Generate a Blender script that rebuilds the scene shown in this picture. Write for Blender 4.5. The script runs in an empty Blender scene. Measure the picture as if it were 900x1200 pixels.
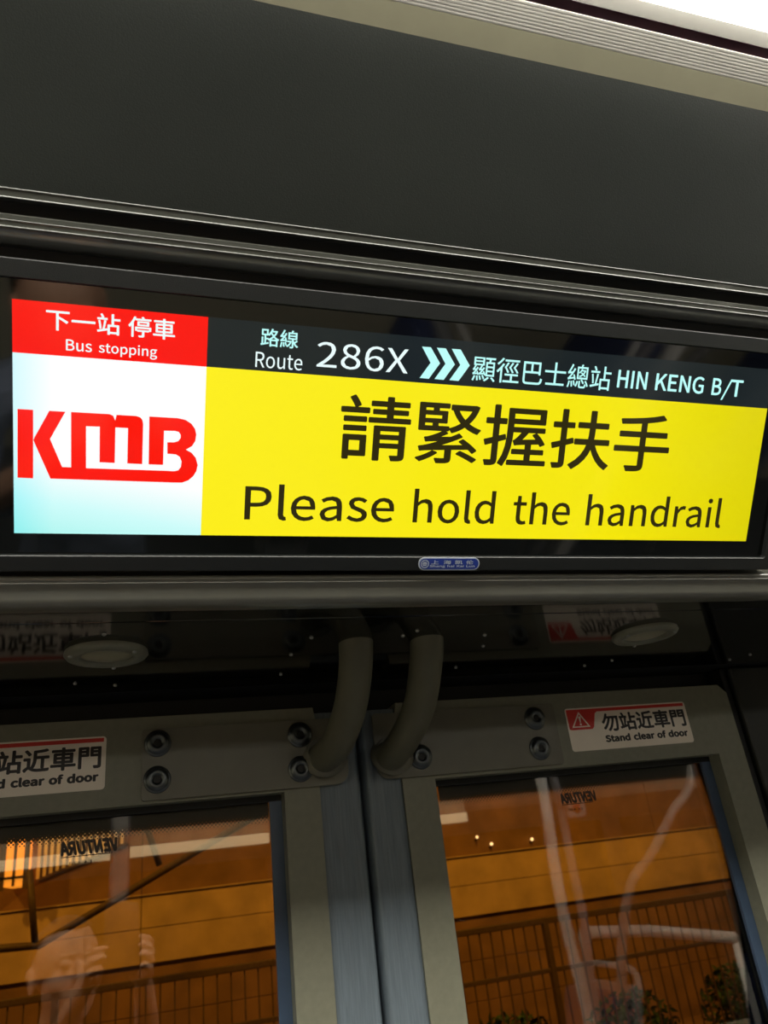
import bpy, bmesh, math, random
from mathutils import Vector, Matrix
from mathutils.geometry import tessellate_polygon
random.seed(7)
SC = bpy.context.scene
COL = SC.collection
PI = math.pi
H = 1.6                      # camera height above the bus floor; every builder adds it to z

# ------------------------------------------------------------------ camera
RIGHT = Vector((0.9548447993706826, -0.2748845934175327, -0.11273805666454059)).normalized()
FWD = Vector((0.296408664462276, 0.8553962972600168, 0.42478121223230075))
FWD = (FWD - RIGHT * FWD.dot(RIGHT)).normalized()
UP = RIGHT.cross(FWD).normalized()
FPX = 900.0                  # focal length in pixels of the 900 x 1200 frame
cam_d = bpy.data.cameras.new('camera'); cam = bpy.data.objects.new('camera', cam_d); COL.objects.link(cam)
cam_d.sensor_fit = 'VERTICAL'; cam_d.sensor_height = 24.0; cam_d.lens = 24.0 * FPX / 1200.0
cam_d.dof.use_dof = True; cam_d.dof.focus_distance = 0.75; cam_d.dof.aperture_fstop = 7.5
cam_d.clip_start = 0.01; cam_d.clip_end = 300
cam.matrix_world = Matrix(((RIGHT.x, UP.x, -FWD.x, 0), (RIGHT.y, UP.y, -FWD.y, 0), (RIGHT.z, UP.z, -FWD.z, H), (0, 0, 0, 1)))
SC.camera = cam
SC.view_settings.view_transform = 'Standard'
try: SC.view_settings.look = 'None'
except Exception: pass
SC.view_settings.gamma = 1.0
SC.view_settings.use_curve_mapping = False
SC.view_settings.exposure = 0.0

# ------------------------------------------------------------------ world: city night sky
W = bpy.data.worlds.new('night'); SC.world = W; W.use_nodes = True
W.node_tree.nodes['Background'].inputs[0].default_value = (0.045, 0.032, 0.022, 1)
W.node_tree.nodes['Background'].inputs[1].default_value = 0.35

def lamp(name, kind, loc, energy, color, size=0.3, size_y=None, target=None):
    d = bpy.data.lights.new(name, kind); d.energy = energy; d.color = color
    if kind == 'AREA':
        d.size = size
        if size_y: d.shape = 'RECTANGLE'; d.size_y = size_y
    elif kind == 'POINT': d.shadow_soft_size = size
    elif kind == 'SPOT': d.shadow_soft_size = size; d.spot_size = 2.4; d.spot_blend = 0.6
    o = bpy.data.objects.new(name, d); COL.objects.link(o); o.location = (loc[0], loc[1], loc[2] + H)
    if target:
        o.rotation_euler = (Vector(target) - Vector(loc)).to_track_quat('-Z', 'Y').to_euler()
    return o
CEIL_E = 21.0; FAR_E = 4.5                 # radiance of the ceiling light diffusers; far one unseen, added as fill
for i, (x, e) in enumerate(((-3.5, 700), (3.2, 700), (10.0, 580))):   # sodium street lamps
    lamp('street_lamp_light', 'SPOT', (x, 4.2, 3.6), e, (1.0, 0.44, 0.035), 0.15, target=(x + 0.6, 8.8, -0.4))

# ------------------------------------------------------------------ measuring helpers (camera-relative metres)
def ray(px, py):
    return RIGHT * (px - 450) + UP * (600 - py) + FWD * FPX
def on_y(px, py, Y):
    d = ray(px, py); return d * (Y / d.y)
TH = 0.645227825992206
DN = Vector((0, -math.cos(TH), -math.sin(TH)))       # outward normal of the display
DU = Vector((0, -math.sin(TH), math.cos(TH)))        # up along the display
DO = Vector((-0.09755, 0.49204, 0.41385))            # top left corner of its picture
DIST = 0.642
def duv(px, py):
    d = ray(px, py); P = d * (-DIST / d.dot(DN)); q = P - DO
    return q.x, -q.dot(DU)
def dsp(u, v, w=0.0):                                # display coords -> camera-relative point
    return DO + Vector((u, 0, 0)) - DU * v + DN * w

# ------------------------------------------------------------------ materials
def lin(c):
    return tuple(((x / 255) / 12.92 if x / 255 <= 0.04045 else ((x / 255 + 0.055) / 1.055) ** 2.4) for x in c) + (1,)
MATS = {}
def mat(name, rgb, rough=0.5, metal=0.0, var=0.12, scale=40.0, bump=0.0, bscale=300.0, spec=0.5, coat=0.0, emit=None, estr=1.0, stretch=None):
    m = bpy.data.materials.new(name); m.use_nodes = True; nt = m.node_tree; b = nt.nodes['Principled BSDF']
    c = lin(rgb); tc = nt.nodes.new('ShaderNodeTexCoord'); mp = nt.nodes.new('ShaderNodeMapping')
    nt.links.new(tc.outputs['Object'], mp.inputs[0])
    if stretch: mp.inputs['Scale'].default_value = stretch
    if var > 0:
        nz = nt.nodes.new('ShaderNodeTexNoise'); nz.inputs['Scale'].default_value = scale; nz.inputs['Detail'].default_value = 5
        nt.links.new(mp.outputs[0], nz.inputs['Vector'])
        r = nt.nodes.new('ShaderNodeValToRGB'); r.color_ramp.elements[0].position = 0.3; r.color_ramp.elements[1].position = 0.7
        r.color_ramp.elements[0].color = tuple(x * (1 - var) for x in c[:3]) + (1,)
        r.color_ramp.elements[1].color = tuple(min(1, x * (1 + var)) for x in c[:3]) + (1,)
        nt.links.new(nz.outputs['Fac'], r.inputs[0]); nt.links.new(r.outputs[0], b.inputs['Base Color'])
    else: b.inputs['Base Color'].default_value = c
    if bump > 0:
        n2 = nt.nodes.new('ShaderNodeTexNoise'); n2.inputs['Scale'].default_value = bscale
        nt.links.new(mp.outputs[0], n2.inputs['Vector'])
        bp = nt.nodes.new('ShaderNodeBump'); bp.inputs['Strength'].default_value = bump; bp.inputs['Distance'].default_value = 0.002
        nt.links.new(n2.outputs['Fac'], bp.inputs['Height']); nt.links.new(bp.outputs[0], b.inputs['Normal'])
    b.inputs['Roughness'].default_value = rough; b.inputs['Metallic'].default_value = metal
    b.inputs['Specular IOR Level'].default_value = spec; b.inputs['Coat Weight'].default_value = coat; b.inputs['Coat Roughness'].default_value = 0.03
    if emit:
        b.inputs['Emission Color'].default_value = lin(emit); b.inputs['Emission Strength'].default_value = estr
    MATS[name] = m; return m
def emissive(name, rgb, s=1.0):
    return mat(name, (6, 6, 6), 0.12, var=0, emit=rgb, estr=s, spec=0.5)
M_panel = mat('charcoal_coving_plastic', (20, 22, 20), 0.32, bump=0.10, bscale=900, var=0.10, scale=9, spec=0.18)
M_trim = mat('satin_grey_trim', (62, 63, 58), 0.3, var=0.05, spec=0.5, coat=0.8)
M_groove = mat('black_groove', (8, 8, 8), 0.6, var=0)
M_bezel = mat('black_powder_coat', (20, 22, 22), 0.4, bump=0.15, bscale=1500, var=0.08, spec=0.45)
M_dglass = mat('black_display_glass', (7, 9, 8), 0.05, var=0, spec=0.7)
M_lip = mat('satin_grey_lip', (104, 103, 94), 0.28, var=0.05, spec=0.5, coat=0.8)
M_soffit = mat('gloss_black_soffit', (12, 15, 13), 0.07, var=0.2, scale=60, spec=0.5, bump=0.02, bscale=60)
M_beige = mat('beige_ceiling_trim', (94, 91, 74), 0.5, var=0.05)
M_rib = mat('pale_ribbed_aluminium', (158, 155, 149), 0.45, var=0.03)
M_ribedge = mat('ribbed_aluminium_edge', (128, 124, 120), 0.5, var=0.03)
M_shade = mat('mauve_black_shade', (58, 48, 52), 0.6, var=0.05)
M_cream = mat('cream_laminate', (200, 192, 168), 0.45, var=0.04)
M_ceil = mat('pale_ceiling_panel', (190, 186, 176), 0.5, var=0.04)
M_doorgrey = mat('grey_painted_door_frame', (114, 113, 97), 0.38, var=0.07, scale=120, bump=0.12, bscale=1400)
M_plate = mat('grey_painted_steel_bracket', (100, 97, 84), 0.36, var=0.06, bump=0.06, bscale=900)
M_tube = mat('grey_textured_tube', (92, 89, 72), 0.5, var=0.06, bump=0.15, bscale=1400)
M_rub = mat('blue_grey_rubber', (96, 106, 114), 0.42, var=0.14, scale=90, bump=0.15, bscale=200, stretch=(6, 6, 0.3))
M_gask = mat('blue_haze_gasket', (62, 78, 100), 0.35, var=0.1)  # blue stands for the haze mirrored on the dark glass border
M_black = mat('black_rubber', (10, 10, 10), 0.6, var=0)
M_bolt = mat('zinc_bolt', (92, 96, 98), 0.28, 0.9, var=0.1)
M_hole = mat('bolt_socket_black', (6, 6, 6), 0.5, var=0)
M_steel = mat('brushed_steel', (170, 170, 166), 0.3, 1.0, var=0.08)
M_lampring = mat('downlight_ring', (120, 120, 106), 0.35, var=0.05)
M_lamplens = mat('downlight_frosted_lens', (150, 146, 122), 0.3, var=0.05)
M_stick = mat('white_vinyl_sticker', (226, 214, 200), 0.45, var=0.03)
M_stred = mat('red_vinyl_print', (196, 40, 30), 0.45, var=0.03)
M_stblk = mat('black_vinyl_print', (20, 12, 14), 0.45, var=0)
M_wall = mat('dark_pillar_plastic', (15, 17, 15), 0.45, var=0.1, bump=0.08)
M_floor = mat('speckled_vinyl_floor', (74, 76, 82), 0.5, var=0.45, scale=260)
M_pole = mat('pale_grey_handrail', (214, 210, 205), 0.3, var=0.03)
M_seat = mat('grey_seat_shell', (150, 150, 152), 0.45, var=0.05)
M_fabric = mat('blue_seat_cloth', (60, 70, 110), 0.9, var=0.3, scale=120)
M_covedark = mat('charcoal_cove_laminate', (40, 40, 38), 0.5, var=0.05)
M_cove = mat('grey_cove_laminate', (112, 108, 96), 0.5, var=0.05)
M_pole2 = mat('mid_grey_handrail', (120, 118, 116), 0.4, var=0.05)  # darker grey that tones the third mirrored pole down
M_box = mat('grey_validator_plastic', (150, 146, 150), 0.4, var=0.04)
M_conc = mat('street_concrete', (178, 158, 132), 0.9, var=0.22, scale=3.0, bump=0.3, bscale=40)
M_conc2 = mat('brown_shade_concrete', (122, 96, 74), 0.9, var=0.25, scale=3.0, bump=0.3, bscale=40)  # brown concrete; its dark tone also paints the upper wall's shade
M_pale = mat('pale_painted_beam', (226, 222, 206), 0.8, var=0.06, scale=4)
M_asph = mat('asphalt', (52, 50, 48), 0.9, var=0.3, scale=30)
M_iron = mat('dark_iron_railing', (74, 60, 46), 0.6, var=0.2)
M_leaf = mat('shrub_leaf', (46, 78, 34), 0.6, var=0.4, scale=6)
M_stem = mat('shrub_stem', (60, 44, 30), 0.8, var=0.2)
M_skin = mat('skin', (206, 158, 130), 0.5, var=0.06, scale=30)
M_hair = mat('grey_black_hair', (30, 26, 24), 0.6, var=0.3, scale=120)
M_shirt = mat('pale_blue_grey_shirt', (140, 150, 172), 0.85, var=0.08, scale=90)
M_trou = mat('dark_trousers', (36, 38, 46), 0.9, var=0.1)
M_phone = mat('phone_body', (20, 20, 22), 0.2, var=0)
M_light = mat('warm_white_diffuser', (250, 246, 232), 0.5, var=0, emit=(255, 252, 240), estr=CEIL_E)
M_farfill = mat('added_diffuser_far', (250, 246, 232), 0.5, var=0, emit=(255, 252, 240), estr=FAR_E)
M_amber = mat('amber_lit_glass', (240, 160, 60), 0.4, var=0, emit=(255, 158, 48), estr=1.0)
M_glow = mat('small_warm_glow', (250, 210, 150), 0.4, var=0, emit=(255, 214, 150), estr=2.2)
# LCD picture
E_red = emissive('lcd_red', (250, 12, 4)); E_logo = emissive('lcd_logo_red', (252, 20, 4))
E_txt = emissive('lcd_white_text', (236, 255, 255)); E_cy = emissive('lcd_cyan_text', (190, 255, 250))
E_head = emissive('lcd_dark_header', (24, 32, 34), 1.0)
E_blk = mat('lcd_black_text', (8, 8, 4), 0.12, var=0, emit=(44, 38, 8), estr=1.0)
def lcd_grad(name, build):
    m = emissive(name, (255, 255, 255)); nt = m.node_tree; b = nt.nodes['Principled BSDF']
    tc = nt.nodes.new('ShaderNodeTexCoord'); sp = nt.nodes.new('ShaderNodeSeparateXYZ'); nt.links.new(tc.outputs['Generated'], sp.inputs[0])
    build(nt, b, sp); return m
def g_white(nt, b, sp):
    r = nt.nodes.new('ShaderNodeValToRGB'); r.color_ramp.elements[0].position = 0.0; r.color_ramp.elements[0].color = lin((178, 246, 240))
    r.color_ramp.elements[1].position = 0.42; r.color_ramp.elements[1].color = lin((255, 255, 255))
    e = r.color_ramp.elements.new(0.18); e.color = lin((206, 252, 250))
    a = nt.nodes.new('ShaderNodeMath'); a.operation = 'MULTIPLY_ADD'; a.inputs[1].default_value = 0.18; nt.links.new(sp.outputs[0], a.inputs[0]); nt.links.new(sp.outputs[2], a.inputs[2])
    s = nt.nodes.new('ShaderNodeMath'); s.operation = 'SUBTRACT'; s.inputs[1].default_value = 0.03; nt.links.new(a.outputs[0], s.inputs[0])
    nt.links.new(s.outputs[0], r.inputs[0])
    r2 = nt.nodes.new('ShaderNodeValToRGB'); r2.color_ramp.elements[0].color = lin((212, 250, 255)); r2.color_ramp.elements[1].color = (1, 1, 1, 1); r2.color_ramp.elements[1].position = 0.2
    nt.links.new(sp.outputs[0], r2.inputs[0])
    mx = nt.nodes.new('ShaderNodeMix'); mx.data_type = 'RGBA'; mx.blend_type = 'MULTIPLY'; mx.inputs['Factor'].default_value = 1.0
    nt.links.new(r.outputs[0], mx.inputs[6]); nt.links.new(r2.outputs[0], mx.inputs[7]); nt.links.new(mx.outputs[2], b.inputs['Emission Color'])
def g_yel(nt, b, sp):
    r = nt.nodes.new('ShaderNodeValToRGB'); r.color_ramp.elements[0].color = lin((253, 238, 26)); r.color_ramp.elements[1].color = lin((222, 210, 2))  # dims to the right: viewing-angle falloff baked into the yellow
    e = r.color_ramp.elements.new(0.7); e.color = lin((244, 230, 4))
    nt.links.new(sp.outputs[0], r.inputs[0]); nt.links.new(r.outputs[0], b.inputs['Emission Color'])
E_white = lcd_grad('lcd_white_panel', g_white); E_yel = lcd_grad('lcd_yellow_panel', g_yel)
def glass_mat(name, tint, ior):
    m = bpy.data.materials.new(name); m.use_nodes = True; nt = m.node_tree; nt.nodes.clear()
    o = nt.nodes.new('ShaderNodeOutputMaterial'); t = nt.nodes.new('ShaderNodeBsdfTransparent'); g = nt.nodes.new('ShaderNodeBsdfGlossy')
    f = nt.nodes.new('ShaderNodeFresnel'); x = nt.nodes.new('ShaderNodeMixShader'); t.inputs[0].default_value = tint
    g.inputs['Roughness'].default_value = 0.0; f.inputs[0].default_value = ior
    nt.links.new(f.outputs[0], x.inputs[0]); nt.links.new(t.outputs[0], x.inputs[1]); nt.links.new(g.outputs[0], x.inputs[2]); nt.links.new(x.outputs[0], o.inputs[0])
    return m
M_glass = glass_mat('door_window_glass', (0.93, 0.90, 0.84, 1), 1.62)
def frit_mat(name, axis, z0, z1, base=0.0):
    # printed dots that shrink from z0 (solid) to z1 (none) along an axis of the generated object coordinates
    m = bpy.data.materials.new(name); m.use_nodes = True; nt = m.node_tree; nt.nodes.clear(); L = nt.links.new
    def mt(op, a, b=None, c=None):
        n = nt.nodes.new('ShaderNodeMath'); n.operation = op
        for i, v in enumerate((a, b, c)):
            if v is None: continue
            if isinstance(v, (int, float)): n.inputs[i].default_value = v
            else: L(v, n.inputs[i])
        return n.outputs[0]
    tc = nt.nodes.new('ShaderNodeTexCoord'); sp = nt.nodes.new('ShaderNodeSeparateXYZ'); L(tc.outputs['Object'], sp.inputs[0])
    X, Z = sp.outputs[0], sp.outputs[2]
    f = 1 / 0.0031
    a = mt('MULTIPLY', mt('ADD', X, Z), f * 0.7071); b = mt('MULTIPLY', mt('SUBTRACT', X, Z), f * 0.7071)
    da = mt('SUBTRACT', mt('FRACT', a), 0.5); db = mt('SUBTRACT', mt('FRACT', b), 0.5)
    d = mt('SQRT', mt('ADD', mt('MULTIPLY', da, da), mt('MULTIPLY', db, db)))
    src = Z if axis == 'Z' else X
    t = mt('DIVIDE', mt('SUBTRACT', src, z1), z0 - z1)
    r = mt('MULTIPLY', mt('POWER', mt('MAXIMUM', t, 0.0), 0.7), 0.75)
    k = mt('LESS_THAN', d, r)
    tr = nt.nodes.new('ShaderNodeBsdfTransparent'); di = nt.nodes.new('ShaderNodeBsdfPrincipled'); di.inputs['Base Color'].default_value = (0.008, 0.01, 0.01, 1); di.inputs['Roughness'].default_value = 0.4
    x = nt.nodes.new('ShaderNodeMixShader'); o = nt.nodes.new('ShaderNodeOutputMaterial')
    L(k, x.inputs[0]); L(tr.outputs[0], x.inputs[1]); L(di.outputs[0], x.inputs[2]); L(x.outputs[0], o.inputs[0])
    return m

# ------------------------------------------------------------------ object helpers
def thing(name, label, cat, loc, group=None, kind=None):
    o = bpy.data.objects.new(name, None); o.empty_display_size = 0.05; COL.objects.link(o); o.location = (loc[0], loc[1], loc[2] + H)
    if label: o['label'] = label
    if cat: o['category'] = cat
    if group: o['group'] = group
    if kind: o['kind'] = kind
    return o
def world_loc(o):
    v = Vector((0, 0, 0))
    while o: v += o.location; o = o.parent
    return v
def add(name, bm, m, parent=None, origin=None, label=None, cat=None, group=None, kind=None, smooth=False, partlabel=None):
    """bm is in camera-relative metres; becomes one object"""
    me = bpy.data.meshes.new(name)
    if origin is None:
        if parent: base = Vector((0, 0, 0)); org = world_loc(parent)
        else:
            cs = [v.co for v in bm.verts]
            org = Vector(((min(c.x for c in cs) + max(c.x for c in cs)) / 2, (min(c.y for c in cs) + max(c.y for c in cs)) / 2, min(c.z for c in cs) + H))
        loc = org - (world_loc(parent) if parent else Vector((0, 0, 0)))
    else:
        org = Vector(origin) + Vector((0, 0, H)); loc = org - (world_loc(parent) if parent else Vector((0, 0, 0)))
    for v in bm.verts: v.co = v.co + Vector((0, 0, H)) - org
    bmesh.ops.recalc_face_normals(bm, faces=bm.faces)
    bm.to_mesh(me); bm.free()
    if smooth:
        for p in me.polygons: p.use_smooth = True
    me.materials.append(m)
    o = bpy.data.objects.new(name, me); COL.objects.link(o); o.parent = parent; o.location = loc
    if label: o['label'] = label
    if partlabel: o['label'] = partlabel
    if cat: o['category'] = cat
    if group: o['group'] = group
    if kind: o['kind'] = kind
    return o
def smooth_angle(o, deg=35):
    me = o.data
    for p in me.polygons: p.use_smooth = True
    bm = bmesh.new(); bm.from_mesh(me)
    for e in bm.edges:
        e.smooth = not (len(e.link_faces) == 2 and e.calc_face_angle(0) > math.radians(deg))
    bm.to_mesh(me); bm.free()
def NB(): return bmesh.new()
def box(bm, a, b, bev=0.0):
    x0, y0, z0 = (min(a[i], b[i]) for i in range(3)); x1, y1, z1 = (max(a[i], b[i]) for i in range(3))
    r = bmesh.ops.create_cube(bm, size=1.0)
    for v in r['verts']:
        v.co = Vector((x0 + (v.co.x + .5) * (x1 - x0), y0 + (v.co.y + .5) * (y1 - y0), z0 + (v.co.z + .5) * (z1 - z0)))
    if bev > 0:
        es = list({e for v in r['verts'] for e in v.link_edges})
        bmesh.ops.bevel(bm, geom=es, offset=bev, segments=2, affect='EDGES', profile=0.5)
    return bm
def bx(a, b, bev=0.0): return box(NB(), a, b, bev)
def extrude_x(bm, prof, x0, x1):
    """closed profile of (Y,Z) extruded along X"""
    A = [bm.verts.new((x0, y, z)) for y, z in prof]; B = [bm.verts.new((x1, y, z)) for y, z in prof]; n = len(prof)
    for i in range(n): bm.faces.new((A[i], A[(i + 1) % n], B[(i + 1) % n], B[i]))
    bm.faces.new(A[::-1]); bm.faces.new(B)
    return bm
def poly_prism(bm, pts, fn, w0, w1):
    """2-D simple polygon -> slab between w0 and w1; fn(u,v,w)->Vector"""
    tris = tessellate_polygon([[Vector((p[0], p[1], 0)) for p in pts]])
    A = [bm.verts.new(fn(p[0], p[1], w0)) for p in pts]; B = [bm.verts.new(fn(p[0], p[1], w1)) for p in pts]; n = len(pts)
    for t in tris:
        try: bm.faces.new([A[i] for i in t]); bm.faces.new([B[i] for i in t][::-1])
        except ValueError: pass
    for i in range(n):
        try: bm.faces.new((A[i], A[(i + 1) % n], B[(i + 1) % n], B[i]))
        except ValueError: pass
    return bm
def rrect(u0, v0, u1, v1, r, n=6):
    rs = r if isinstance(r, (tuple, list)) else (r,) * 4
    out = []
    for (cx, cy, a0), rr in zip((((u0), (v0), 180), ((u1), (v0), 270), ((u1), (v1), 0), ((u0), (v1), 90)), rs):
        if rr <= 1e-6: out.append((cx, cy)); continue
        ox = cx + rr * (1 if cx == u0 else -1); oy = cy + rr * (1 if cy == v0 else -1)
        for k in range(n + 1):
            a = math.radians(a0 + 90 * k / n); out.append((ox + rr * math.cos(a), oy + rr * math.sin(a)))
    return out
def tube(bm, pts, rad, seg=14, closed_caps=True):
    pts = [Vector(p) for p in pts]; n = len(pts); rads = rad if isinstance(rad, (list, tuple)) else [rad] * n
    prev = None; rings = []
    for i, p in enumerate(pts):
        t = (pts[min(i + 1, n - 1)] - pts[max(i - 1, 0)]).normalized()
        if prev is None:
            a = Vector((0, 0, 1)) if abs(t.z) < 0.9 else Vector((1, 0, 0)); nrm = t.cross(a).normalized()
        else: nrm = (prev - t * prev.dot(t)).normalized()
        prev = nrm; bn = t.cross(nrm)
        rings.append([bm.verts.new(p + (nrm * math.cos(2 * PI * k / seg) + bn * math.sin(2 * PI * k / seg)) * rads[i]) for k in range(seg)])
    for i in range(n - 1):
        for k in range(seg): bm.faces.new((rings[i][k], rings[i][(k + 1) % seg], rings[i + 1][(k + 1) % seg], rings[i + 1][k]))
    if closed_caps: bm.faces.new(rings[0][::-1]); bm.faces.new(rings[-1])
    return bm
def spline(pts, n=8):
    P = [Vector(p) for p in pts]; P = [P[0] * 2 - P[1]] + P + [P[-1] * 2 - P[-2]]; out = []
    for i in range(1, len(P) - 2):
        for k in range(n):
            t = k / n; a, b, c, d = P[i - 1], P[i], P[i + 1], P[i + 2]
            out.append(0.5 * ((2 * b) + (c - a) * t + (2 * a - 5 * b + 4 * c - d) * t * t + (3 * b - a - 3 * c + d) * t ** 3))
    out.append(P[-2]); return out
def lathe(bm, prof, center, axis, seg=32):
    """prof of (radius, height along axis)"""
    ax = Vector(axis).normalized(); a = ax.orthogonal().normalized(); b = ax.cross(a); c = Vector(center); rings = []
    for r, h in prof:
        if r < 1e-6: rings.append([bm.verts.new(c + ax * h)])
        else: rings.append([bm.verts.new(c + ax * h + (a * math.cos(2 * PI * k / seg) + b * math.sin(2 * PI * k / seg)) * r) for k in range(seg)])
    for i in range(len(rings) - 1):
        A, B = rings[i], rings[i + 1]
        for k in range(seg):
            q = [A[k % len(A)], A[(k + 1) % len(A)], B[(k + 1) % len(B)], B[k % len(B)]]
            q = list(dict.fromkeys(q))
            if len(q) > 2: bm.faces.new(q)
    return bm
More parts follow.
